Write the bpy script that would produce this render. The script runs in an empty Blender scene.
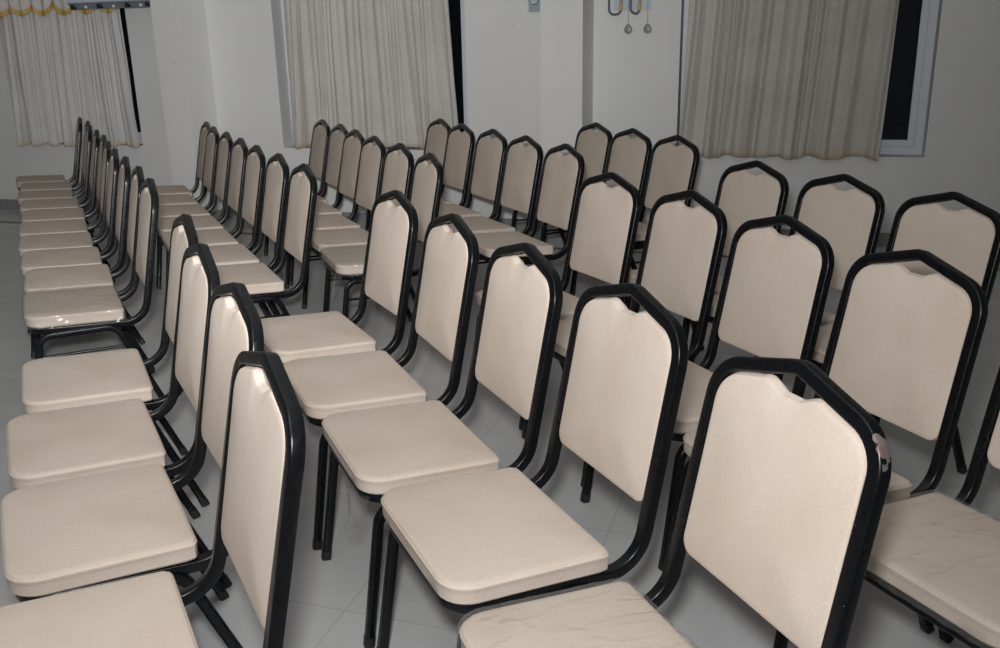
import bpy, bmesh, math, random, re
from mathutils import Vector, Matrix, noise
PI = math.pi
COL = bpy.context.scene.collection
TH = math.radians(18.0)

# ------------------------------------------------------------------ materials
def new_mat(name):
    m = bpy.data.materials.new(name); m.use_nodes = True
    nt = m.node_tree; b = nt.nodes['Principled BSDF']
    return m, nt, b
def N(nt, t, **kw):
    n = nt.nodes.new(t)
    for k, v in kw.items():
        if k in n.inputs.keys(): n.inputs[k].default_value = v
        else: setattr(n, k, v)
    return n
def mixc(nt, fac, a, b, blend='MIX'):
    n = nt.nodes.new('ShaderNodeMix'); n.data_type = 'RGBA'; n.blend_type = blend
    for i, v in ((0, fac), (6, a), (7, b)):
        if hasattr(v, 'is_output'): nt.links.new(v, n.inputs[i])
        else: n.inputs[i].default_value = v
    return n.outputs[2]
def ramp(nt, src, stops):
    r = nt.nodes.new('ShaderNodeValToRGB'); nt.links.new(src, r.inputs[0])
    e = r.color_ramp.elements
    while len(e) < len(stops): e.new(0.5)
    for i, (p, c) in enumerate(stops):
        e[i].position = p; e[i].color = c if len(c) == 4 else (*c, 1)
    return r.outputs[0]
def bump(nt, b, h, strength, dist=0.01):
    n = nt.nodes.new('ShaderNodeBump'); n.inputs['Strength'].default_value = strength
    n.inputs['Distance'].default_value = dist
    nt.links.new(h, n.inputs['Height']); nt.links.new(n.outputs[0], b.inputs['Normal'])

def fabric_mat(name, base, dirt):
    m, nt, b = new_mat(name)
    tc = N(nt, 'ShaderNodeTexCoord'); oi = N(nt, 'ShaderNodeObjectInfo')
    add = N(nt, 'ShaderNodeVectorMath', operation='ADD')
    sc = N(nt, 'ShaderNodeVectorMath', operation='SCALE'); sc.inputs[3].default_value = 9.0
    cmb = N(nt, 'ShaderNodeCombineXYZ')
    nt.links.new(oi.outputs['Random'], cmb.inputs[0]); nt.links.new(oi.outputs['Random'], cmb.inputs[1])
    nt.links.new(cmb.outputs[0], sc.inputs[0]); nt.links.new(sc.outputs[0], add.inputs[1])
    nt.links.new(tc.outputs['Object'], add.inputs[0])
    n1 = N(nt, 'ShaderNodeTexNoise', Scale=5.0, Detail=4.0); nt.links.new(add.outputs[0], n1.inputs['Vector'])
    f = ramp(nt, n1.outputs[0], [(0.42, (0, 0, 0)), (0.75, (1, 1, 1))])
    n2 = N(nt, 'ShaderNodeTexNoise', Scale=420.0, Detail=2.0); nt.links.new(tc.outputs['Object'], n2.inputs['Vector'])
    c = mixc(nt, f, (*base, 1), (*dirt, 1))
    f2 = ramp(nt, n2.outputs[0], [(0.35, (0.9, 0.9, 0.9)), (0.65, (1.04, 1.04, 1.04))])
    c = mixc(nt, 1.0, c, f2, 'MULTIPLY')
    nt.links.new(c, b.inputs['Base Color'])
    b.inputs['Roughness'].default_value = 0.9
    b.inputs['Specular IOR Level'].default_value = 0.08
    b.inputs['Sheen Weight'].default_value = 0.04
    bump(nt, b, n2.outputs[0], 0.25, 0.001)
    return m
def black_mat(name, chip=None):
    m, nt, b = new_mat(name)
    tc = N(nt, 'ShaderNodeTexCoord')
    n1 = N(nt, 'ShaderNodeTexNoise', Scale=60.0, Detail=5.0); nt.links.new(tc.outputs['Object'], n1.inputs['Vector'])
    r = ramp(nt, n1.outputs[0], [(0.3, (0.24,)*3), (0.7, (0.38,)*3)])
    nt.links.new(r, b.inputs['Roughness'])
    c0 = (0.003, 0.0038, 0.005, 1)
    n3 = N(nt, 'ShaderNodeTexNoise', Scale=170.0, Detail=3.0); nt.links.new(tc.outputs['Object'], n3.inputs['Vector'])
    sp = ramp(nt, n3.outputs[0], [(0.74, (0, 0, 0)), (0.77, (1, 1, 1))])
    c = mixc(nt, sp, c0, (0.16, 0.17, 0.18, 1))
    if chip:
        for pos, rad, col in chip:
            vm = N(nt, 'ShaderNodeVectorMath', operation='DISTANCE'); vm.inputs[1].default_value = pos
            nt.links.new(tc.outputs['Object'], vm.inputs[0])
            n2 = N(nt, 'ShaderNodeTexNoise', Scale=45.0, Detail=4.0); nt.links.new(tc.outputs['Object'], n2.inputs['Vector'])
            ma = N(nt, 'ShaderNodeMath', operation='MULTIPLY_ADD'); ma.inputs[1].default_value = 0.045
            nt.links.new(n2.outputs[0], ma.inputs[0]); nt.links.new(vm.outputs['Value'], ma.inputs[2])
            lt = N(nt, 'ShaderNodeMath', operation='LESS_THAN'); lt.inputs[1].default_value = rad + 0.0225
            nt.links.new(ma.outputs[0], lt.inputs[0])
            c = mixc(nt, lt.outputs[0], c, (*col, 1))
    nt.links.new(c, b.inputs['Base Color'])
    b.inputs['Specular IOR Level'].default_value = 0.35
    return m
def plain(name, col, rough=0.5, metal=0.0, nscale=30, amt=0.06):
    m, nt, b = new_mat(name)
    tc = N(nt, 'ShaderNodeTexCoord')
    n1 = N(nt, 'ShaderNodeTexNoise', Scale=nscale, Detail=3.0); nt.links.new(tc.outputs['Object'], n1.inputs['Vector'])
    f = ramp(nt, n1.outputs[0], [(0.3, tuple(x*(1-amt) for x in col)), (0.7, tuple(min(1, x*(1+amt)) for x in col))])
    nt.links.new(f, b.inputs['Base Color'])
    b.inputs['Roughness'].default_value = rough; b.inputs['Metallic'].default_value = metal
    return m
def wall_mat():
    m, nt, b = new_mat('painted_plaster')
    tc = N(nt, 'ShaderNodeTexCoord')
    n1 = N(nt, 'ShaderNodeTexNoise', Scale=0.9, Detail=5.0); nt.links.new(tc.outputs['Object'], n1.inputs['Vector'])
    c = ramp(nt, n1.outputs[0], [(0.3, (0.735, 0.735, 0.72)), (0.7, (0.785, 0.785, 0.77))])
    # small scuffs where the plaster paint has flaked
    n2 = N(nt, 'ShaderNodeTexNoise', Scale=26.0, Detail=3.0); nt.links.new(tc.outputs['Object'], n2.inputs['Vector'])
    n3 = N(nt, 'ShaderNodeTexNoise', Scale=1.7, Detail=1.0); nt.links.new(tc.outputs['Object'], n3.inputs['Vector'])
    a = ramp(nt, n2.outputs[0], [(0.735, (0, 0, 0)), (0.75, (1, 1, 1))])
    g = ramp(nt, n3.outputs[0], [(0.56, (0, 0, 0)), (0.6, (1, 1, 1))])
    f = mixc(nt, 1.0, a, g, 'MULTIPLY')
    c = mixc(nt, f, c, (0.25, 0.24, 0.22, 1))
    nt.links.new(c, b.inputs['Base Color'])
    n4 = N(nt, 'ShaderNodeTexNoise', Scale=60.0, Detail=4.0); nt.links.new(tc.outputs['Object'], n4.inputs['Vector'])
    bump(nt, b, n4.outputs[0], 0.12, 0.004)
    b.inputs['Roughness'].default_value = 0.6
    b.inputs['Specular IOR Level'].default_value = 0.3
    return m
def floor_mat():
    m, nt, b = new_mat('glossy_floor_tiles')
    tc = N(nt, 'ShaderNodeTexCoord')
    mp = N(nt, 'ShaderNodeMapping'); mp.inputs['Location'].default_value = (1.06, -0.06, 0)
    nt.links.new(tc.outputs['Object'], mp.inputs['Vector'])
    br = N(nt, 'ShaderNodeTexBrick'); br.offset = 0.0; br.squash = 1.0
    br.inputs['Scale'].default_value = 1.0; br.inputs['Brick Width'].default_value = 0.6
    br.inputs['Row Height'].default_value = 0.6; br.inputs['Mortar Size'].default_value = 0.0022
    br.inputs['Mortar Smooth'].default_value = 0.3
    br.inputs['Color1'].default_value = (0.58, 0.585, 0.59, 1); br.inputs['Color2'].default_value = (0.595, 0.60, 0.605, 1)
    br.inputs['Mortar'].default_value = (0.46, 0.455, 0.44, 1)
    nt.links.new(mp.outputs[0], br.inputs['Vector'])
    n1 = N(nt, 'ShaderNodeTexNoise', Scale=2.2, Detail=7.0, Distortion=1.2); nt.links.new(tc.outputs['Object'], n1.inputs['Vector'])
    v = ramp(nt, n1.outputs[0], [(0.3, (0.90, 0.90, 0.90)), (0.7, (1.04, 1.04, 1.04))])
    c = mixc(nt, 1.0, br.outputs[0], v, 'MULTIPLY')
    nt.links.new(c, b.inputs['Base Color'])
    n2 = N(nt, 'ShaderNodeTexNoise', Scale=9.0, Detail=5.0); nt.links.new(tc.outputs['Object'], n2.inputs['Vector'])
    r = ramp(nt, n2.outputs[0], [(0.3, (0.22,)*3), (0.7, (0.28,)*3)])
    b.inputs['Roughness'].default_value = 0.24
    return m
def curtain_mat(name, base, dark):
    m, nt, b = new_mat(name)
    tc = N(nt, 'ShaderNodeTexCoord')
    n1 = N(nt, 'ShaderNodeTexNoise', Scale=3.0, Detail=6.0); nt.links.new(tc.outputs['Object'], n1.inputs['Vector'])
    c = ramp(nt, n1.outputs[0], [(0.35, base), (0.75, dark)])
    n2 = N(nt, 'ShaderNodeTexNoise', Scale=55.0, Detail=4.0); nt.links.new(tc.outputs['Object'], n2.inputs['Vector'])
    v = ramp(nt, n2.outputs[0], [(0.3, (0.93,)*3), (0.7, (1.04,)*3)])
    c = mixc(nt, 1.0, c, v, 'MULTIPLY')
    # yellowed dirt along the hem
    sx = N(nt, 'ShaderNodeSeparateXYZ'); nt.links.new(tc.outputs['Object'], sx.inputs[0])
    ad = N(nt, 'ShaderNodeMath', operation='MULTIPLY_ADD'); ad.inputs[1].default_value = -0.22
    nt.links.new(n1.outputs[0], ad.inputs[0]); nt.links.new(sx.outputs[2], ad.inputs[2])
    h = ramp(nt, ad.outputs[0], [(0.535, (1, 1, 1)), (0.60, (0, 0, 0))])
    c = mixc(nt, h, c, (base[0]*0.92, base[1]*0.82, base[2]*0.70, 1))
    nt.links.new(c, b.inputs['Base Color'])
    b.inputs['Roughness'].default_value = 0.85; b.inputs['Sheen Weight'].default_value = 0.2
    bump(nt, b, n2.outputs[0], 0.3, 0.004)
    return m
def film_mat():
    m = bpy.data.materials.new('clear_plastic_film'); m.use_nodes = True
    nt = m.node_tree; nt.nodes.clear()
    out = N(nt, 'ShaderNodeOutputMaterial')
    tr = N(nt, 'ShaderNodeBsdfTransparent'); tr.inputs[0].default_value = (0.975, 0.97, 0.96, 1)
    gl = N(nt, 'ShaderNodeBsdfPrincipled'); gl.inputs['Base Color'].default_value = (0.45, 0.45, 0.44, 1)
    gl.inputs['Roughness'].default_value = 0.17; gl.inputs['Specular IOR Level'].default_value = 0.9
    tc = N(nt, 'ShaderNodeTexCoord')
    mp = N(nt, 'ShaderNodeMapping'); mp.inputs['Scale'].default_value = (1.0, 2.2, 1.0); mp.inputs['Rotation'].default_value = (0, 0, 0.6)
    nt.links.new(tc.outputs['Object'], mp.inputs['Vector'])
    n = N(nt, 'ShaderNodeTexNoise', Scale=6.5, Detail=2.5, Distortion=1.2); nt.links.new(mp.outputs[0], n.inputs['Vector'])
    bp = N(nt, 'ShaderNodeBump'); bp.inputs['Strength'].default_value = 1.0; bp.inputs['Distance'].default_value = 0.03
    nt.links.new(n.outputs[0], bp.inputs['Height']); nt.links.new(bp.outputs[0], gl.inputs['Normal'])
    fl = N(nt, 'ShaderNodeLayerWeight', Blend=0.5); nt.links.new(bp.outputs[0], fl.inputs['Normal'])
    fr = N(nt, 'ShaderNodeMath', operation='POWER'); fr.inputs[1].default_value = 3.0; nt.links.new(fl.outputs['Facing'], fr.inputs[0])
    f = N(nt, 'ShaderNodeMath', operation='MULTIPLY_ADD'); f.inputs[1].default_value = 0.22; f.inputs[2].default_value = 0.11
    nt.links.new(fr.outputs[0], f.inputs[0])
    mx = N(nt, 'ShaderNodeMixShader'); nt.links.new(f.outputs[0], mx.inputs[0])
    nt.links.new(tr.outputs[0], mx.inputs[1]); nt.links.new(gl.outputs[0], mx.inputs[2])
    nt.links.new(mx.outputs[0], out.inputs[0])
    return m
def glass_mat():
    m, nt, b = new_mat('window_glass')
    b.inputs['Base Color'].default_value = (0.75, 0.8, 0.85, 1); b.inputs['Roughness'].default_value = 0.03
    b.inputs['Transmission Weight'].default_value = 1.0; b.inputs['IOR'].default_value = 1.45
    return m

FAB = fabric_mat('cream_upholstery', (0.62, 0.535, 0.46), (0.57, 0.475, 0.39))
BLK = black_mat('black_powder_coat')
PRIM = (0.14, 0.10, 0.095)
BLKCHIP = black_mat('black_powder_coat_chipped', chip=[((0.403, -0.206, 0.866), 0.017, PRIM), ((0.395, -0.190, 0.878), 0.009, (0.16, 0.13, 0.125)), ((0.392, -0.212, 0.838), 0.005, (0.12, 0.11, 0.11))])
RUB = plain('black_rubber', (0.012, 0.012, 0.013), 0.5)
STEEL = plain('foot_steel', (0.45, 0.45, 0.45), 0.35, 0.7)
WALL = wall_mat(); FLOOR = floor_mat()
SKIRT = plain('grey_skirting_tile', (0.25, 0.26, 0.26), 0.3)
BROWN = plain('brown_border_tile', (0.16, 0.085, 0.045), 0.35)
CEIL = plain('white_ceiling', (0.8, 0.8, 0.78), 0.8)
UPVC = plain('white_window_frame', (0.68, 0.74, 0.80), 0.35, amt=0.03)
GLASS = glass_mat()
CURT = curtain_mat('beige_curtain_cloth', (0.60, 0.57, 0.53), (0.53, 0.50, 0.455))
CURTL = curtain_mat('grey_white_curtain_cloth', (0.66, 0.65, 0.63), (0.58, 0.57, 0.55))
VAL = plain('valance_cloth', (0.62, 0.60, 0.57), 0.85)
GOLD = plain('gold_braid', (0.55, 0.36, 0.07), 0.6, nscale=120, amt=0.3)
ACM = plain('pale_blue_grey_plastic', (0.55, 0.62, 0.70), 0.4)
ACD = plain('grey_louver_plastic', (0.22, 0.26, 0.31), 0.4)
DARK = plain('dark_slot', (0.02, 0.02, 0.025), 0.6)
PLATE = plain('blue_grey_switch_plate', (0.36, 0.42, 0.47), 0.35)
BOARD = plain('pale_blue_board', (0.50, 0.60, 0.66), 0.4)
GREYM = plain('dark_grey_cable', (0.10, 0.11, 0.12), 0.4)
ORNG = plain('amber_connector', (0.60, 0.38, 0.10), 0.4)
MGREY = plain('mid_grey_plastic', (0.28, 0.29, 0.29), 0.4)
FILM = film_mat()
LEAF = plain('night_leaves', (0.05, 0.08, 0.10), 0.7)
BARK = plain('night_bark', (0.04, 0.035, 0.03), 0.8)

# ------------------------------------------------------------------ helpers
def tag(o, label=None, cat=None, group=None, kind=None):
    if label: o['label'] = label
    if cat: o['category'] = cat
    if group: o['group'] = group
    if kind: o['kind'] = kind
    return o
def mesh_obj(name, verts, faces, mat, parent=None, smooth=True):
    me = bpy.data.meshes.new(name); me.from_pydata([tuple(v) for v in verts], [], faces); me.update()
    if isinstance(mat, (list, tuple)):
        for m in mat: me.materials.append(m)
    else: me.materials.append(mat)
    bm = bmesh.new(); bm.from_mesh(me); bmesh.ops.recalc_face_normals(bm, faces=bm.faces); bm.to_mesh(me); bm.free()
    if smooth:
        me.polygons.foreach_set('use_smooth', [True]*len(me.polygons))
        me.set_sharp_from_angle(angle=math.radians(38))
    o = bpy.data.objects.new(name, me); COL.objects.link(o)
    if parent: o.parent = parent
    return o
class MB:
    def __init__(s): s.v = []; s.f = []
    def add(s, V, F):
        k = len(s.v); s.v += [tuple(x) for x in V]; s.f += [tuple(i+k for i in f) for f in F]; return s
    def box(s, x0, x1, y0, y1, z0, z1):
        V = [(x, y, z) for z in (z0, z1) for y in (y0, y1) for x in (x0, x1)]
        return s.add(V, [(0, 2, 3, 1), (4, 5, 7, 6), (0, 1, 5, 4), (2, 6, 7, 3), (0, 4, 6, 2), (1, 3, 7, 5)])
    def obj(s, name, mat, parent=None, smooth=True, bevel=0):
        o = mesh_obj(name, s.v, s.f, mat, parent, smooth)
        if bevel:
            bm = bmesh.new(); bm.from_mesh(o.data)
            bmesh.ops.bevel(bm, geom=bm.edges[:], offset=bevel, segments=2, affect='EDGES', clamp_overlap=True)
            bm.to_mesh(o.data); bm.free()
            o.data.polygons.foreach_set('use_smooth', [True]*len(o.data.polygons))
            o.data.set_sharp_from_angle(angle=math.radians(38))
        return o
def fillet(pts, rads, closed=False, seg=8):
    pts = [Vector(p) for p in pts]; out = []; n = len(pts)
    for i, p in enumerate(pts):
        r = rads[i]
        if r <= 0 or (not closed and i in (0, n-1)): out.append(p); continue
        a = (pts[i-1]-p).normalized(); b = (pts[(i+1) % n]-p).normalized()
        ang = a.angle(b); t = r/math.tan(ang/2)
        c = p+(a+b).normalized()*(r/math.sin(ang/2))
        s0 = p+a*t-c; s1 = p+b*t-c; tot = s0.angle(s1)
        for k in range(seg+1):
            f = k/seg
            out.append(c+(s0*math.sin((1-f)*tot)+s1*math.sin(f*tot))/math.sin(tot))
    return out
def rrect(w, h, r, seg=3):
    P = []
    for cx, cy, a0 in ((w/2-r, h/2-r, 0), (-w/2+r, h/2-r, PI/2), (-w/2+r, -h/2+r, PI), (w/2-r, -h/2+r, 1.5*PI)):
        for k in range(seg+1):
            a = a0+k/seg*PI/2; P.append((cx+r*math.cos(a), cy+r*math.sin(a)))
    return P
def sweep(path, prof, n0, closed=False):
    path = [Vector(p) for p in path]; n = len(path)
    T = []
    for i in range(n):
        if closed: t = path[(i+1) % n]-path[i-1]
        else: t = path[min(i+1, n-1)]-path[max(i-1, 0)]
        T.append(t.normalized())
    nrm = Vector(n0); V = []; F = []; m = len(prof)
    for i in range(n):
        if i:
            q = T[i-1].rotation_difference(T[i]); nrm = q @ nrm
        nrm = (nrm-T[i]*nrm.dot(T[i])).normalized(); bn = T[i].cross(nrm)
        for a, b in prof: V.append(path[i]+nrm*a+bn*b)
    for i in range(n if closed else n-1):
        j = (i+1) % n
        for k in range(m):
            l = (k+1) % m
            F.append((i*m+k, i*m+l, j*m+l, j*m+k))
    if not closed:
        F.append(tuple(range(m))[::-1]); F.append(tuple((n-1)*m+k for k in range(m)))
    return V, F
def circ(r, n=8): return [(r*math.cos(2*PI*k/n), r*math.sin(2*PI*k/n)) for k in range(n)]
def resample(loop, n):
    L = [Vector(p) for p in loop]; L.append(L[0]); d = [0]
    for a, b in zip(L, L[1:]): d.append(d[-1]+(b-a).length)
    out = []; j = 0
    for k in range(n):
        t = d[-1]*k/n
        while d[j+1] < t: j += 1
        f = (t-d[j])/max(1e-9, d[j+1]-d[j]); out.append(L[j].lerp(L[j+1], f))
    return out

# ------------------------------------------------------------------ the chair (local: -x is forward, y across, z up)
SW, XF, XR = 0.231, -0.140, 0.224
TAN = 0.19
def backx(z): return 0.33+TAN*(z-0.505)
TUBE = rrect(0.0275, 0.0265, 0.0045)
LEGP = rrect(0.025, 0.024, 0.005)
HV, HT = 0.2065, 0.200                                   # half distance of the uprights (tube centres)

def frame_path():
    z0 = 0.383
    xf = XF+0.022
    pts = [(xf, 0, z0+0.012), (xf, HV, z0+0.012), (backx(0.38)-0.005, HV, z0-0.010), (backx(0.865)+0.006, HT, 0.870),
           (backx(0.924)+0.006, 0, 0.924),
           (backx(0.865)+0.006, -HT, 0.870), (backx(0.38)-0.005, -HV, z0-0.010), (xf, -HV, z0+0.012)]
    return fillet(pts, [0, 0.06, 0.095, 0.078, 0.045, 0.078, 0.095, 0.06], closed=True, seg=10)

def cushion(outline, cen, base, thick, dome, edge, ridge=0.0, smooth=None):
    """outline: list of 2D pts; returns verts in (a, b, h): h grows from base to base+thick+dome."""
    n = len(outline); V = []; F = []
    sm = [(Vector(p)-cen).length for p in (smooth or outline)]
    def crown(i, r):                      # height of the padding above the rim, from the un-notched outline
        L0 = (Vector(outline[i])-cen).length
        own = min(1.0, max(0.0, 1-r/(L0-edge-0.001))); tt = min(1.0, max(0.0, 1-r/(sm[i]-edge-0.001)))
        w = min(1.0, own*3.2); w = w*w*(3-2*w)
        return dome*((1-(1-own)**2.6)*(1-w)+(1-(1-tt)**2.6)*w)
    def ring(scale_off, h):
        k = len(V)
        for i, p in enumerate(outline):
            d = Vector(p)-cen; L = d.length
            r_ = max(0.0, L-scale_off); q = cen+d*(r_/L)
            V.append((q.x, q.y, h+(crown(i, r_) if h > base+thick*0.5 else 0)))
        return k
    R = [ring(0.006, base), ring(0.0, base+0.006), ring(0.0, base+thick*0.55), ring(-0.001, base+thick-edge*1.1)]
    if ridge:
        R += [ring(-ridge, base+thick-edge*0.9), ring(-ridge, base+thick-edge*0.6), ring(0.0015, base+thick-edge*0.45)]
    for a in (0.35, 0.7, 1.0):
        ang = a*PI/2
        R.append(ring(edge*(1-math.cos(ang))+0.001, base+thick-edge*0.45+edge*0.45*math.sin(ang)))
    k0 = 1
    for t in (0.15, 0.3, 0.48, 0.65, 0.82, 0.94):
        k = len(V)
        for i, p in enumerate(outline):
            d = Vector(p)-cen; L = d.length
            r_ = (L-edge-0.001)*(1-t); q = cen+d*(r_/L)
            V.append((q.x, q.y, base+thick+crown(i, r_)))
        R.append(k)
    for a, b in zip(R, R[1:]):
        for i in range(n):
            j = (i+1) % n; F.append((a+i, a+j, b+j, b+i))
    F.append(tuple(R[0]+i for i in range(n))[::-1])
    V.append((cen.x, cen.y, base+thick+dome)); c = len(V)-1
    for i in range(n): F.append((R[-1]+i, R[-1]+(i+1) % n, c))
    return V, F

def seat_geo():
    o = fillet([(XF, -SW, 0), (XF, SW, 0), (XR, SW-0.004, 0), (XR, -SW+0.004, 0)], [0.062, 0.062, 0.018, 0.018], closed=True, seg=8)
    o = [p.to_2d() for p in resample(o, 96)]
    V, F = cushion(o, Vector((0.045, 0)), 0.0, 0.047, 0.007, 0.014, ridge=0.0022)
    def z(x): return 0.396-0.044*(x-XR)
    return [(x, y, h+z(x)) for x, y, h in V], F
def panel_outline(notch=True):
    """(v, z) silhouette of the padded back, inside the tube"""
    hi, lo = HT-0.0135, HV-0.0150
    pts = [(-lo, 0.503), (-hi, 0.861), (0, 0.907), (hi, 0.861), (lo, 0.503)]
    o = fillet([(a, b, 0) for a, b in pts], [0.030, 0.066, 0.0, 0.066, 0.030], closed=True, seg=9)
    o = resample(o, 300)
    out = []
    for p in o:
        x, z = p.x, p.y
        if notch and z > 0.83 and abs(x) < 0.074:
            f = min(1, max(0, (0.073-abs(x))/0.056)); f = f*f*(3-2*f)
            line = 0.907-0.046/hi*abs(x)
            z = line*(1-f)+0.875*f
        elif z > 0.80: z -= 0.001
        out.append(Vector((x, z)))
    return out
def panel_geo():
    V, F = cushion(panel_outline(), Vector((0, 0.69)), 0.0, 0.024, 0.011, 0.012, smooth=panel_outline(False))
    # h runs forward (-x)
    return [(backx(z)+0.014-h, v, z) for v, z, h in V], F
def back_cover_geo():
    o = [Vector((0, 0.69))+(p-Vector((0, 0.69)))*0.965 for p in panel_outline()]
    n = len(o); V = [(backx(p.y)+0.013, p.x, p.y) for p in o]+[(backx(p.y)+0.019, p.x*0.98, 0.69+(p.y-0.69)*0.98) for p in o]
    F = [(i, (i+1) % n, n+(i+1) % n, n+i) for i in range(n)]+[tuple(range(n)), tuple(range(n, 2*n))]
    return V, F
LZ = 0.371
FOOTX, REARX, FOOTV, TOPV = -0.150, 0.332, 0.226, 0.216
TOPX = -0.098
def leg_paths(s):
    mid = (0.03, s*TOPV, LZ)
    front = fillet([(FOOTX, s*FOOTV, 0.012), (TOPX, s*TOPV, LZ), mid], [0, 0.050, 0], seg=8)
    rear = fillet([mid, (0.185, s*TOPV, LZ), (REARX, s*FOOTV, 0.012)], [0, 0.06, 0], seg=8)
    return front, rear
def wrap_geo(seed, sag=0.012):
    rnd = random.Random(seed)
    o = fillet([(XF-0.004, -SW-0.004, 0), (XF-0.004, SW+0.004, 0), (XR+0.003, SW, 0), (XR+0.003, -SW, 0)], [0.064, 0.064, 0.02, 0.02], closed=True, seg=8)
    o = [p.to_2d() for p in resample(o, 150)]
    cen = Vector((0.045, 0)); n = len(o); V = []; F = []; R = []
    def z(x): return 0.396-0.044*(x-XR)
    sp = [(-0.003, -0.004), (0.0, 0.012), (0.0, 0.034), (0.003, 0.046), (0.016, 0.0525)]
    k = 0
    for off, h in sp:
        R.append(len(V))
        for p in o:
            d = p-cen; L = d.length; w = noise.noise(Vector((p.x*30, p.y*30, h*40+seed)))*0.004
            q = cen+d*((L-off+abs(w)*0.9+0.0035)/L)
            V.append((q.x, q.y, z(q.x)+h+0.0015+(w if h < 0.01 else 0)))
    for t in (0.08, 0.16, 0.25, 0.34, 0.43, 0.52, 0.62, 0.72, 0.82, 0.92):
        R.append(len(V))
        for p in o:
            d = p-cen; q = cen+d*(1-t)*0.93
            w = abs(noise.noise(Vector((q.x*16+q.y*9, q.y*26, seed))))*0.007
            V.append((q.x, q.y, z(q.x)+0.0565+0.004*(1-(1-t)**2)+w))
    for a, b in zip(R, R[1:]):
        for i in range(n): F.append((a+i, a+(i+1) % n, b+(i+1) % n, b+i))
    V.append((cen.x, cen.y, z(cen.x)+0.064)); c = len(V)-1
    for i in range(n): F.append((R[-1]+i, R[-1]+(i+1) % n, c))
    return V, F
def flap_geo(seed):
    """torn film hanging below the front corner"""
    V = []; F = []; nx, nz = 18, 16
    for j in range(nz):
        for i in range(nx):
            u = i/(nx-1); t = j/(nz-1)
            wid = 0.12*(1-0.45*t)
            y = -0.10-wid*u+0.01*math.sin(7*t+seed)
            x = XF-0.006+0.014*math.sin(9*u+3*t+seed)*t - 0.004 + 0.035*max(0, u-0.55)*2
            zz = 0.405-0.150*t*(0.65+0.35*math.sin(3.1*u+seed))
            V.append((x, y, zz))
    for j in range(nz-1):
        for i in range(nx-1):
            a = j*nx+i; F.append((a, a+1, a+nx+1, a+nx))
    return V, F

proto_mesh = {}
def build_proto():
    root = bpy.data.objects.new('banquet_chair', None); COL.objects.link(root)
    V, F = seat_geo(); seat = mesh_obj('seat', V, F, FAB, root)
    V, F = panel_geo(); pan = mesh_obj('backrest', V, F, FAB, root)
    V, F = back_cover_geo(); bc = mesh_obj('back_panel', V, F, FAB, pan)
    V, F = sweep(frame_path(), TUBE, (0, 0, 1), closed=True); fr = mesh_obj('back_frame', V, F, BLK, root)
    for s in (1, -1):
        a, b = leg_paths(s)
        for path, foot in ((a, a[0]), (b, b[-1])):
            V, F = sweep(path, LEGP, (0, 1, 0)); lg = mesh_obj('leg', V, F, BLK, root)
            d = (path[1]-path[0]).normalized() if foot is a[0] else (path[-2]-path[-1]).normalized()
            p0 = foot-d*0.010; p1 = foot+d*0.018
            V, F = sweep([p0, p0+d*0.004, p1], rrect(0.0268, 0.0268, 0.006), (0, 1, 0))
            V = [(x, y, max(0.0, z)) for x, y, z in V]
            mesh_obj('foot_cap', V, F, RUB, lg)
        zc = 0.285; t = (LZ-zc)/(LZ-0.012)
        V, F = sweep([(TOPX+(FOOTX-TOPX)*t, s*(TOPV+0.01*t), zc), (0.185+(REARX-0.185)*t, s*(TOPV+0.01*t), zc)], circ(0.006, 10), (0, 1, 0))
        mesh_obj('stretcher', V, F, BLK, root)
    # board under the cushion
    MB().box(-0.09, 0.205, -0.185, 0.185, 0.382, 0.394).obj('seat_board', RUB, root, smooth=False)
    return root
PROTO = build_proto()
def kids(o): return [c for c in COL.objects if c.parent == o]
TREE = [(c, kids(c)) for c in kids(PROTO)]
def new_chair(first, rods=True):
    if first: return PROTO
    r = PROTO.copy(); COL.objects.link(r)
    for c, gs in TREE:
        if not rods and c.name.startswith('stretcher'): continue
        d = c.copy(); COL.objects.link(d); d.parent = r
        for g in gs:
            e = g.copy(); COL.objects.link(e); e.parent = d
    return r

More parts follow.
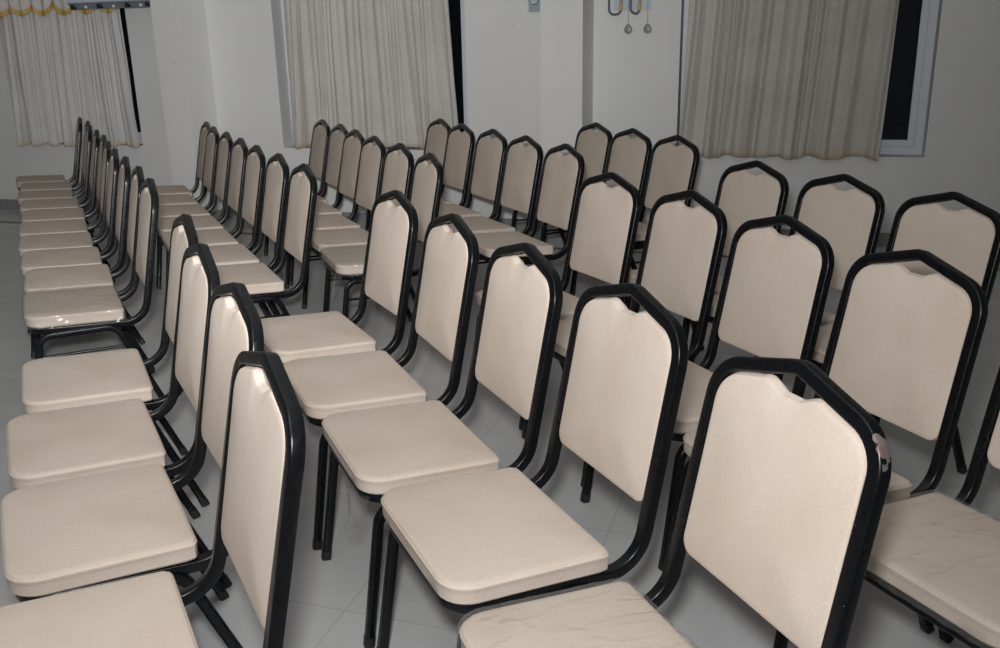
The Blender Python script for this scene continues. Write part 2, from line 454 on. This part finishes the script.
CH = {
    'B1': (-0.274, 1.222, 0.708), 'B2': (-0.6153, 1.6415, 0.743), 'B3': (-0.9685, 2.0097, 0.728),
    'B4': (-1.322, 2.3917, 0.722), 'B5': (-1.69, 2.794, 0.7833),
    'A1': (-1.140, 1.006, 0.797), 'A2': (-1.4746, 1.4218, 0.8155), 'A3': (-1.83, 1.7885, 0.8046), 'A4': (-2.1772, 2.1903, 0.7782),
    'C1': (0.3666, 1.7736, 0.7597), 'C2': (0.0118, 2.1472, 0.7125), 'C3': (-0.3077, 2.56, 0.7376), 'C4': (-0.6355, 2.9954, 0.746), 'C5': (-0.9901, 3.4007, 0.7976),
    'D1': (0.2386, 3.1114, 0.7587), 'D2': (-0.0966, 3.504, 0.7593), 'D3': (-0.4444, 3.8861, 0.761),
    'FA1': (-2.886, 2.918, 0.785), 'FA2': (-3.2328, 3.2775, 0.7587), 'FA3': (-3.583, 3.6137, 0.7573), 'FA4': (-3.9336, 3.9535, 0.7554),
    'FA5': (-4.2791, 4.305, 0.7566), 'FA6': (-4.6181, 4.6675, 0.756), 'FA7': (-4.9762, 5.0169, 0.7573), 'FA8': (-5.3408, 5.3632, 0.7559),
    'FA9': (-5.6854, 5.7352, 0.7566), 'FA10': (-6.0655, 6.0758, 0.7705),
    'FB1': (-2.4664, 3.482, 0.7619), 'FB2': (-2.8239, 3.8516, 0.7618), 'FB3': (-3.1832, 4.2161, 0.7606), 'FB4': (-3.5309, 4.5904, 0.76),
    'FB5': (-3.8808, 4.9621, 0.7569), 'FB6': (-4.2359, 5.3331, 0.7588), 'FB7': (-4.5684, 5.7257, 0.7591),
    'FC1': (-2.055, 4.0046, 0.6879), 'FC2': (-2.3841, 4.4065, 0.761), 'FC3': (-2.7265, 4.7952, 0.7601), 'FC4': (-3.0529, 5.197, 0.7609),
    'FC5': (-3.3722, 5.6028, 0.76), 'FC6': (-3.7201, 5.9839, 0.7604),
    'FD1': (-1.4648, 4.495, 0.7257), 'FD2': (-1.7971, 4.9046, 0.7625), 'FD3': (-2.1329, 5.3075, 0.7617), 'FD4': (-2.4835, 5.6944, 0.7625), 'FD5': (-2.8047, 6.1022, 0.7632),
    'E1': (-0.9292, 5.0078, 0.7574), 'E2': (-1.2529, 5.415, 0.7612), 'E3': (-1.5716, 5.8241, 0.7627),
}
ORD = ['', 'nearest', 'second', 'third', 'fourth', 'fifth', 'sixth', 'seventh', 'eighth', 'ninth', 'farthest']
NEARROW = {'A': 'leftmost near row', 'B': 'second near row from the left', 'C': 'third near row from the left', 'D': 'rightmost near row'}
FARROW = {'FA': 'leftmost far row', 'FB': 'second far row from the left', 'FC': 'third far row from the left', 'FD': 'fourth far row from the left', 'E': 'rightmost far row'}
SPECIAL = {
    'B1': 'cream banquet chair in front with chipped paint on its black frame shoulder',
    'B2': 'cream banquet chair beside the chipped chair, second in its row, whole seat bare of film',
    'C1': 'banquet chair cut off at the right edge, its seat wrapped in wrinkled clear plastic',
    'FA1': 'cream banquet chair with shiny film on its seat front, nearest in the leftmost far row',
    'B3': 'cream banquet chair, third in the second near row, torn film hanging under its seat corner',
    'FC1': 'cream banquet chair with crumpled film under its seat, nearest in the third far row',
}
cnt = {}
for k in CH:
    r = re.match('[A-Z]+', k).group(); cnt[r] = max(cnt.get(r, 0), int(k[len(r):]))
CHAIR = {}
first = True
for k, (x, y, a) in CH.items():
    o = new_chair(k == 'FA1', len(re.match('[A-Z]+', k).group()) == 2 or k[0] == 'E')
    o.location = (x, y, 0); o.rotation_euler = (0, 0, a)
    r = re.match('[A-Z]+', k).group(); i = int(k[len(r):])
    rowname = NEARROW.get(r) or FARROW[r]
    od = 'farthest' if i == cnt[r] else ORD[i]
    lab = ('cream banquet chair, %s in the %s' if od in ('nearest', 'farthest') else 'cream banquet chair, %s back in the %s') % (od, rowname)
    tag(o, SPECIAL.get(k, lab), 'chair', 'cream banquet chairs set out in rows')
    CHAIR[k] = o
for k, sd in (('C1', 1.3), ('B1', 4.1), ('FA1', 7.7), ('FC1', 9.2)):
    V, F = wrap_geo(sd); w = mesh_obj('plastic_wrap', V, F, FILM, CHAIR[k]); w['label'] = 'clear wrinkled plastic film over the seat'
for k, sd in (('B3', 0.4), ('FC1', 2.0), ('B2', 3.3)):
    if k == 'B2': continue
    V, F = flap_geo(sd); w = mesh_obj('torn_film', V, F, FILM, CHAIR[k]); w['label'] = 'torn clear film hanging below the seat corner'
# chipped paint on one frame; one bare steel foot
for c in kids(CHAIR['B1']):
    if c.name.startswith('back_frame'):
        c.data = c.data.copy(); c.data.materials[0] = BLKCHIP; c['label'] = 'black frame with pinkish chipped patch on one shoulder'

# ------------------------------------------------------------------ the room (x along the back wall, y towards it)
DW, WX0, WX1, Y0, H = 6.94, -9.6, 3.6, -3.2, 2.85
WINS = [(-7.05, -5.63), (-4.18, -2.49), (-0.835, 0.875)]
ZS, ZT = 0.64, 2.25
fl = mesh_obj('floor', [(WX0-.2, Y0-.2, 0), (WX1+.2, Y0-.2, 0), (WX1+.2, DW+.25, 0), (WX0-.2, DW+.25, 0),
                        (WX0-.2, Y0-.2, -.15), (WX1+.2, Y0-.2, -.15), (WX1+.2, DW+.25, -.15), (WX0-.2, DW+.25, -.15)],
              [(0, 1, 2, 3), (4, 5, 6, 7), (0, 1, 5, 4), (1, 2, 6, 5), (2, 3, 7, 6), (3, 0, 4, 7)], FLOOR, smooth=False)
tag(fl, kind='structure')
MB().box(WX0, WX1, 6.335, 6.395, -0.002, 0.0012).obj('trim_1', BROWN, smooth=False)['kind'] = 'structure'
tag(MB().box(WX0-.2, WX1+.2, Y0-.2, DW+.25, H, H+.15).obj('ceiling', CEIL, smooth=False), kind='structure')
def wall_with_holes(name, x0, x1, holes, y0, y1, z0, z1):
    xs = sorted({x0, x1, *[h for w in holes for h in w]}); zs = [z0, ZS, ZT, z1]
    V = []; F = []; idx = {}
    def vid(x, y, z):
        key = (round(x, 5), round(y, 5), round(z, 5))
        if key not in idx: idx[key] = len(V); V.append((x, y, z))
        return idx[key]
    def hole(i, j):
        return j == 1 and any(abs(xs[i]-a) < 1e-6 and abs(xs[i+1]-b) < 1e-6 for a, b in holes)
    nx, nz = len(xs)-1, 3
    def solid(i, j): return 0 <= i < nx and 0 <= j < nz and not hole(i, j)
    for i in range(nx):
        for j in range(nz):
            if not solid(i, j): continue
            a, b, c, d = xs[i], xs[i+1], zs[j], zs[j+1]
            for y in (y0, y1): F.append((vid(a, y, c), vid(b, y, c), vid(b, y, d), vid(a, y, d)))
            if not solid(i-1, j): F.append((vid(a, y0, c), vid(a, y1, c), vid(a, y1, d), vid(a, y0, d)))
            if not solid(i+1, j): F.append((vid(b, y0, c), vid(b, y1, c), vid(b, y1, d), vid(b, y0, d)))
            if not solid(i, j-1): F.append((vid(a, y0, c), vid(b, y0, c), vid(b, y1, c), vid(a, y1, c)))
            if not solid(i, j+1): F.append((vid(a, y0, d), vid(b, y0, d), vid(b, y1, d), vid(a, y1, d)))
    return mesh_obj(name, V, F, WALL, smooth=False)
tag(wall_with_holes('wall_back', WX0, WX1, WINS, DW, DW+0.25, 0, H), kind='structure')
tag(MB().box(WX0-.2, WX0, Y0, DW+.25, 0, H).obj('wall_left', WALL, smooth=False), kind='structure')
tag(MB().box(WX1, WX1+.2, Y0, DW+.25, 0, H).obj('wall_right', WALL, smooth=False), kind='structure')
tag(MB().box(WX0-.2, WX1+.2, Y0-.2, Y0, 0, H).obj('wall_front', WALL, smooth=False), kind='structure')
DP = 6.57
PIL = [(-5.075, -4.815), (-1.785, -1.475)]
for i, (a, b) in enumerate(PIL):
    tag(MB().box(a, b, DP, DW+0.002, 0, H).obj('trim_%d' % (i+2), WALL, smooth=False), kind='structure')
# skirting, broken round the pillars
sk = MB(); xs = [WX0, PIL[0][0], PIL[0][1], PIL[1][0], PIL[1][1], WX1]
for a, b in ((xs[0], xs[1]), (xs[2], xs[3]), (xs[4], xs[5])): sk.box(a, b, DW-0.012, DW+0.001, 0, 0.10)
for a, b in PIL:
    sk.box(a-0.012, b+0.012, DP-0.012, DP+0.001, 0, 0.10); sk.box(a-0.012, a+0.001, DP, DW, 0, 0.10); sk.box(b-0.001, b+0.012, DP, DW, 0, 0.10)
tag(sk.obj('baseboard_back', SKIRT, smooth=False), kind='structure')
# windows: frame with an inner casement profile and a pane
FY = 7.10
for i, (a, b) in enumerate(WINS):
    root = bpy.data.objects.new('window_%d' % (i+1), None); COL.objects.link(root); root.location = ((a+b)/2, FY, ZS)
    tag(root, kind='structure')
    w = (b-a)/2; h = ZT-ZS
    def ringbox(m, x0, x1, z0, z1, t, y0, y1):
        m.box(x0, x1, y0, y1, z0, z0+t); m.box(x0, x1, y0, y1, z1-t, z1)
        m.box(x0, x0+t, y0, y1, z0+t, z1-t); m.box(x1-t, x1, y0, y1, z0+t, z1-t)
    m = MB(); ringbox(m, -w, w, 0, h, 0.055, 0, 0.07)
    m.obj('frame', UPVC, root, bevel=0.003)
    m = MB(); ringbox(m, -w+0.055, 0.03, 0.055, h-0.055, 0.045, 0.012, 0.045); ringbox(m, -0.03, w-0.055, 0.055, h-0.055, 0.045, 0.026, 0.060)
    m.obj('casement', UPVC, root, bevel=0.003)
    m = MB(); m.box(-w+0.09, 0.0, 0.028, 0.032, 0.09, h-0.09); m.box(0.0, w-0.09, 0.040, 0.044, 0.09, h-0.09)
    m.obj('pane', GLASS, root, smooth=False)
    tag(MB().box(a-0.0, b+0.0, DW-0.004, FY, ZS-0.012, ZS+0.0005).obj('trim_%d' % (i+4), WALL, smooth=False), kind='structure')

# ------------------------------------------------------------------ curtains
def curtain(name, top, bot, zt, zb, y, folds, amp, seed, mat, label, group, hemw=0.012, flare=0.0):
    nx, nz = 260, 46; V = []; F = []
    rnd = random.Random(seed); ph = [rnd.uniform(0, 6.28) for _ in range(8)]
    for j in range(nz):
        t = j/(nz-1)                                   # 0 top .. 1 bottom
        for i in range(nx):
            u = i/(nx-1)
            uu = u+0.020*math.sin(2*PI*u*2.3+ph[0])+0.012*math.sin(2*PI*u*5.1+ph[1]+1.6*t)
            x = (top[0]+(top[1]-top[0])*u)*(1-t**1.3)+(bot[0]+(bot[1]-bot[0])*u)*t**1.3
            x += 0.014*math.sin(2*PI*u*folds*0.5+ph[2]+2.2*t)*t
            f = math.sin(2*PI*uu*folds+ph[3]+0.5*math.sin(2.0*t+ph[4]))
            f = math.copysign(abs(f)**0.7, f)
            g = math.sin(2*PI*uu*folds*2.1+ph[5]+1.2*t)
            k = math.sin(2*PI*uu*folds*0.43+ph[6]-1.5*t)
            yy = y+amp*((0.55+0.30*math.sin(3*u+ph[7]))*f*(0.75+0.4*t)+0.30*g*(1-0.3*t)+0.55*k*t)
            nn = noise.noise(Vector((u*7, t*3.2, seed)))
            yy += 0.016*nn*t + flare*(t**3)*(-1)
            yy = min(yy, 6.928)
            z = zt+(zb-zt)*t+hemw*math.sin(2*PI*uu*folds*0.5+ph[1])*t**4+0.012*nn*t**4
            V.append((x, yy, z))
    for j in range(nz-1):
        for i in range(nx-1):
            a = j*nx+i; F.append((a, a+1, a+nx+1, a+nx))
    o = mesh_obj(name, V, F, mat)
    o.data.polygons.foreach_set('use_smooth', [True]*len(o.data.polygons))
    s = o.modifiers.new('thickness', 'SOLIDIFY'); s.thickness = 0.003; s.offset = -1
    tag(o, label, 'curtain', group)
    return o
GC = 'curtains over the windows'
curtain('curtain', (-6.92, -6.30), (-6.98, -6.345), 2.12, 0.64, 6.885, 7, 0.022, 3, CURTL, 'left half of the pale curtain under the gold-edged valance', GC)
curtain('curtain', (-6.27, -5.64), (-6.335, -5.585), 2.12, 0.64, 6.880, 7, 0.022, 5, CURTL, 'right half of the pale curtain, below the air conditioner', GC)
curtain('curtain', (-4.02, -2.62), (-4.06, -2.53), 2.30, 0.655, 6.878, 13, 0.026, 11, CURT, 'beige gathered curtain over the middle window', GC)
curtain('curtain', (-0.755, 0.615), (-0.835, 0.560), 2.30, 0.63, 6.868, 10, 0.038, 17, CURT, 'beige gathered curtain over the right window with white frame', GC)
for nm, a, b, z in (('left', -7.1, -5.55, 2.14), ('middle', -4.2, -2.4, 2.32), ('right', -0.95, 0.95, 2.32)):
    root = bpy.data.objects.new('curtain_rod', None); COL.objects.link(root); root.location = ((a+b)/2, 6.86, z)
    w = (b-a)/2
    V, F = sweep([(-w, 0, 0), (w, 0, 0)], circ(0.011, 12), (0, 0, 1)); mesh_obj('rod', V, F, STEEL, root)
    for s in (-1, 1):
        MB().box(s*(w-0.05)-0.008, s*(w-0.05)+0.008, 0, 0.081, -0.012, 0.012).obj('bracket', STEEL, root, bevel=0.002)
    tag(root, 'steel rod holding the curtain of the %s window' % nm, 'curtain rod', 'curtain rods')

# valance with scalloped gold braid
def valance():
    root = bpy.data.objects.new('valance', None); COL.objects.link(root); root.location = (-6.45, 6.80, 2.22)
    x0, x1, per = -7.35, -5.60, 0.234
    nx, nz = 300, 12; V = []; F = []
    def bz(x):
        u = ((x+6.738)/per) % 1.0
        return 1.897-0.095*math.sin(PI*u)**0.75
    def yy(x, t): return 6.80+0.016*math.sin(x*2*PI/per*2+0.6)*(0.5+0.5*t)+0.010*math.sin(x*47)
    for j in range(nz):
        t = j/(nz-1)
        for i in range(nx):
            x = x0+(x1-x0)*i/(nx-1); V.append((x+6.45, yy(x, t)-6.80, 2.26+(bz(x)-2.26)*t-2.22))
    for j in range(nz-1):
        for i in range(nx-1):
            a = j*nx+i; F.append((a, a+1, a+nx+1, a+nx))
    o = mesh_obj('valance_cloth', V, F, VAL, root); o.data.polygons.foreach_set('use_smooth', [True]*len(o.data.polygons))
    s = o.modifiers.new('t', 'SOLIDIFY'); s.thickness = 0.003
    V = []; F = []
    for i in range(nx):
        x = x0+(x1-x0)*i/(nx-1); y = yy(x, 1)-6.80
        fr = 0.006*math.sin(x*300)
        V += [(x+6.45, y-0.006, bz(x)+0.010-2.22), (x+6.45, y-0.007, bz(x)-0.028+fr-2.22), (x+6.45, y+0.003, bz(x)+0.010-2.22), (x+6.45, y+0.002, bz(x)-0.028+fr-2.22)]
    for i in range(nx-1):
        a = i*4; b = a+4
        F += [(a, b, b+1, a+1), (a+2, a+3, b+3, b+2), (a, a+2, b+2, b), (a+1, b+1, b+3, a+3)]
    mesh_obj('gold_braid', V, F, GOLD, root)
    MB().box(-0.90, 0.85, 0.03, 0.14, 0.03, 0.06).obj('pelmet_board', VAL, root, bevel=0.003)
    tag(root, 'pale valance with scalloped gold braid above the left curtains', 'valance')
valance()

# air conditioner
def air_con():
    root = bpy.data.objects.new('air_conditioner', None); COL.objects.link(root); root.location = (-5.475, 6.555, 1.812)
    # body spans x -0.43..0.42, y 0..-0.0 ; stands in front of the valance, off the wall on a bracket
    x0, x1 = -0.415, 0.415
    prof = [(0.0, 0.045), (-0.006, 0.10), (-0.006, 0.25), (0.02, 0.275), (0.20, 0.275), (0.20, 0.0), (0.07, 0.0)]
    n = len(prof); V = [(x0, y, z) for y, z in prof]+[(x1, y, z) for y, z in prof]
    F = [(i, (i+1) % n, n+(i+1) % n, n+i) for i in range(n)]+[tuple(range(n)), tuple(range(n, 2*n))[::-1]]
    mesh_obj('housing', V, F, ACM, root, smooth=False)
    V = [(x0+0.01, -0.002, 0.045), (x1-0.01, -0.002, 0.045), (x1-0.01, 0.060, 0.001), (x0+0.01, 0.060, 0.001),
         (x0+0.01, -0.006, 0.038), (x1-0.01, -0.006, 0.038), (x1-0.01, 0.056, -0.006), (x0+0.01, 0.056, -0.006)]
    mesh_obj('louver', V, [(0, 1, 2, 3), (7, 6, 5, 4), (0, 4, 5, 1), (1, 5, 6, 2), (2, 6, 7, 3), (3, 7, 4, 0)], ACD, root, smooth=False)
    for x in (x0+0.04, x0+0.31, x0+0.59, x1-0.04):
        MB().box(x-0.018, x+0.018, 0.004, 0.04, -0.006, 0.030).obj('louver_clip', DARK, root, bevel=0.002)
    for x in (x0+0.17, x0+0.45, x0+0.72):
        MB().box(x-0.007, x+0.007, 0.010, 0.03, -0.002, 0.018).obj('louver_catch', CEIL, root, bevel=0.002)
    MB().box(0.02, 0.30, 0.198, 0.386, 0.05, 0.25).obj('wall_bracket', ACD, root, bevel=0.004)
    tag(root, 'pale blue-grey wall air conditioner unit at upper left beside the valance', 'air conditioner')
air_con()

# fan regulator plate
root = bpy.data.objects.new('switch_plate', None); COL.objects.link(root); root.location = (-1.925, 6.94, 1.68)
MB().box(-0.045, 0.045, -0.022, 0, 0, 0.20).obj('plate', PLATE, root, bevel=0.003)
V, F = sweep([(0, -0.020, 0.085), (0, -0.038, 0.085)], circ(0.030, 24), (1, 0, 0)); mesh_obj('dial', V, F, BOARD, root)
V = []; F = []
for k in range(32):
    for q in range(8):
        a = 2*PI*k/32; b = 2*PI*q/8; rr = 0.030+0.005*math.cos(b); V.append((rr*math.cos(a), -0.028+0.005*math.sin(b), 0.085+rr*math.sin(a)))
for k in range(32):
    for q in range(8): F.append((k*8+q, k*8+(q+1) % 8, ((k+1) % 32)*8+(q+1) % 8, ((k+1) % 32)*8+q))
mesh_obj('dial_ring', V, F, GREYM, root)
tag(root, 'grey wall switch plate with round dial, left of the narrow pillar', 'switch plate')

# wall fan control board with looped cables and pull cords
root = bpy.data.objects.new('wall_board', None); COL.objects.link(root); root.location = (-1.20, 6.94, 1.67)
MB().box(-0.125, 0.150, -0.015, 0, 0.0, 0.34).obj('board', BOARD, root, bevel=0.003)
for x in (-0.012, 0.129):
    MB().box(x-0.008, x+0.008, -0.024, -0.014, 0.09, 0.115).obj('cord_guide', MGREY, root, bevel=0.002)
for dx in (0.0, 0.195):
    ox, lw = (-0.153, 0.085) if dx == 0 else (0.005, 0.062)
    p = fillet([(ox, -0.045, 0.36), (ox, -0.045, -0.035), (ox+lw, -0.045, -0.02), (ox+lw, -0.040, 0.03)], [0, 0.04, 0.028, 0], seg=8)
    V, F = sweep(p, circ(0.0085, 10), (0, 1, 0)); c = mesh_obj('looped_cable', V, F, GREYM, root)
    V, F = sweep([(ox+lw, -0.040, -0.002), (ox+lw+0.002, -0.038, 0.055)], circ(0.013, 12), (0, 1, 0)); mesh_obj('cable_plug', V, F, ORNG, c)
    p = fillet([(ox+lw+0.001, -0.030, 0.055), (ox+lw+0.001, -0.03, 0.075), (ox+lw-0.035, -0.030, 0.12)], [0, 0.01, 0], seg=3)
    V, F = sweep(p, circ(0.009, 8), (0, 1, 0)); mesh_obj('bracket_arm', V, F, MGREY, root)
    p = [(ox+lw+0.001, -0.030, 0.070), (ox+lw+0.04, -0.030, 0.125)]
    V, F = sweep(p, circ(0.009, 8), (0, 1, 0)); mesh_obj('bracket_arm', V, F, MGREY, root)
    V, F = sweep([(ox+lw+0.001, -0.055, 0.36), (ox+lw+0.001, -0.03, 0.10)], circ(0.012, 8), (0, 1, 0)); mesh_obj('bracket_arm', V, F, MGREY, root)
tag(root, 'pale blue board with looped dark cables mounted high right of the narrow pillar', 'wall board')
for i, x in enumerate((-1.212, -1.071)):
    r = bpy.data.objects.new('pull_cord', None); COL.objects.link(r); r.location = (x, 6.90, 1.775)
    V, F = sweep([(0, 0, 0), (0.002, 0, -0.205)], circ(0.0022, 6), (1, 0, 0)); mesh_obj('cord', V, F, MGREY, r)
    V = []; F = []; seg, st = 24, 8
    for k in range(st+1):
        a = PI*k/st
        for q in range(seg):
            b = 2*PI*q/seg; rad = 0.030*math.sin(a)
            tip = 0.010*max(0, math.sin(b))**6
            V.append((0.002+rad*math.cos(b), -0.008*math.cos(a), -0.238+(rad+tip*math.sin(a))*math.sin(b)))
    for k in range(st):
        for q in range(seg): F.append((k*seg+q, k*seg+(q+1) % seg, (k+1)*seg+(q+1) % seg, (k+1)*seg+q))
    mesh_obj('disc', V, F, MGREY, r)
    tag(r, 'grey disc hanging on a cord under the pale blue board, %s of two' % ('left' if i == 0 else 'right'), 'pull cord', 'pull cords on the wall')

# soft light from the white ceiling
L = bpy.data.lights.new('bounce', 'AREA'); L.shape = 'RECTANGLE'; L.size = 1.8; L.size_y = 1.8; L.energy = 28
o = bpy.data.objects.new('ceiling_bounce', L); COL.objects.link(o); o.location = (-1.5, 0.5, H-0.06)
o.rotation_euler = (0.5, 0, 0.6)
w = bpy.data.worlds.new('night'); bpy.context.scene.world = w; w.use_nodes = True
w.node_tree.nodes['Background'].inputs[0].default_value = (0.002, 0.0026, 0.004, 1); w.node_tree.nodes['Background'].inputs[1].default_value = 1.0

# ------------------------------------------------------------------ camera
f, pit, rol, hc = 0.9030272, 0.29899868, -0.02092486, 1.4435
cd = bpy.data.cameras.new('camera'); cam = bpy.data.objects.new('camera', cd); COL.objects.link(cam)
cd.sensor_fit = 'HORIZONTAL'; cd.sensor_width = 36.0; cd.lens = 36.0*f; cd.clip_start = 0.05
fw = Vector((0, math.cos(pit), -math.sin(pit))); up = Vector((0, math.sin(pit), math.cos(pit))); rt = Vector((1, 0, 0))
cr, sr = math.cos(rol), math.sin(rol)
R_ = rt*cr+up*sr; U_ = -rt*sr+up*cr
M = Matrix((R_, U_, -fw)).transposed()
M = Matrix.Rotation(TH, 3, 'Z') @ M
cam.matrix_world = Matrix.Translation((0, 0, hc)) @ M.to_4x4()
# the photographer's flash: a wide beam with an uneven hot zone, tilted up and to the left
for ax, ay, size, e in ((0, 0, 120, 145), (-430, 280, 56, 300), (-200, 330, 64, 220), (-350, 330, 80, 100), (0, 800, 110, 105), (-140, 300, 86, 40), (-100, 560, 90, 67)):
    L = bpy.data.lights.new('flash', 'SPOT'); L.spot_size = math.radians(size); L.spot_blend = 1.0
    L.shadow_soft_size = 0.06; L.energy = e
    fo = bpy.data.objects.new('camera_flash', L); COL.objects.link(fo)
    aim = M @ Vector((ax/903.0, ay/903.0, -1.0))
    fo.matrix_world = Matrix.Translation(Vector((0, 0, hc))+M @ Vector((-0.05, 0.16, 0.0))) @ aim.to_track_quat('-Z', 'Y').to_matrix().to_4x4()
sc = bpy.context.scene
sc.camera = cam
sc.view_settings.view_transform = 'Standard'; sc.view_settings.look = 'None'
sc.view_settings.exposure = 0.0; sc.view_settings.gamma = 1.0; sc.view_settings.use_curve_mapping = False
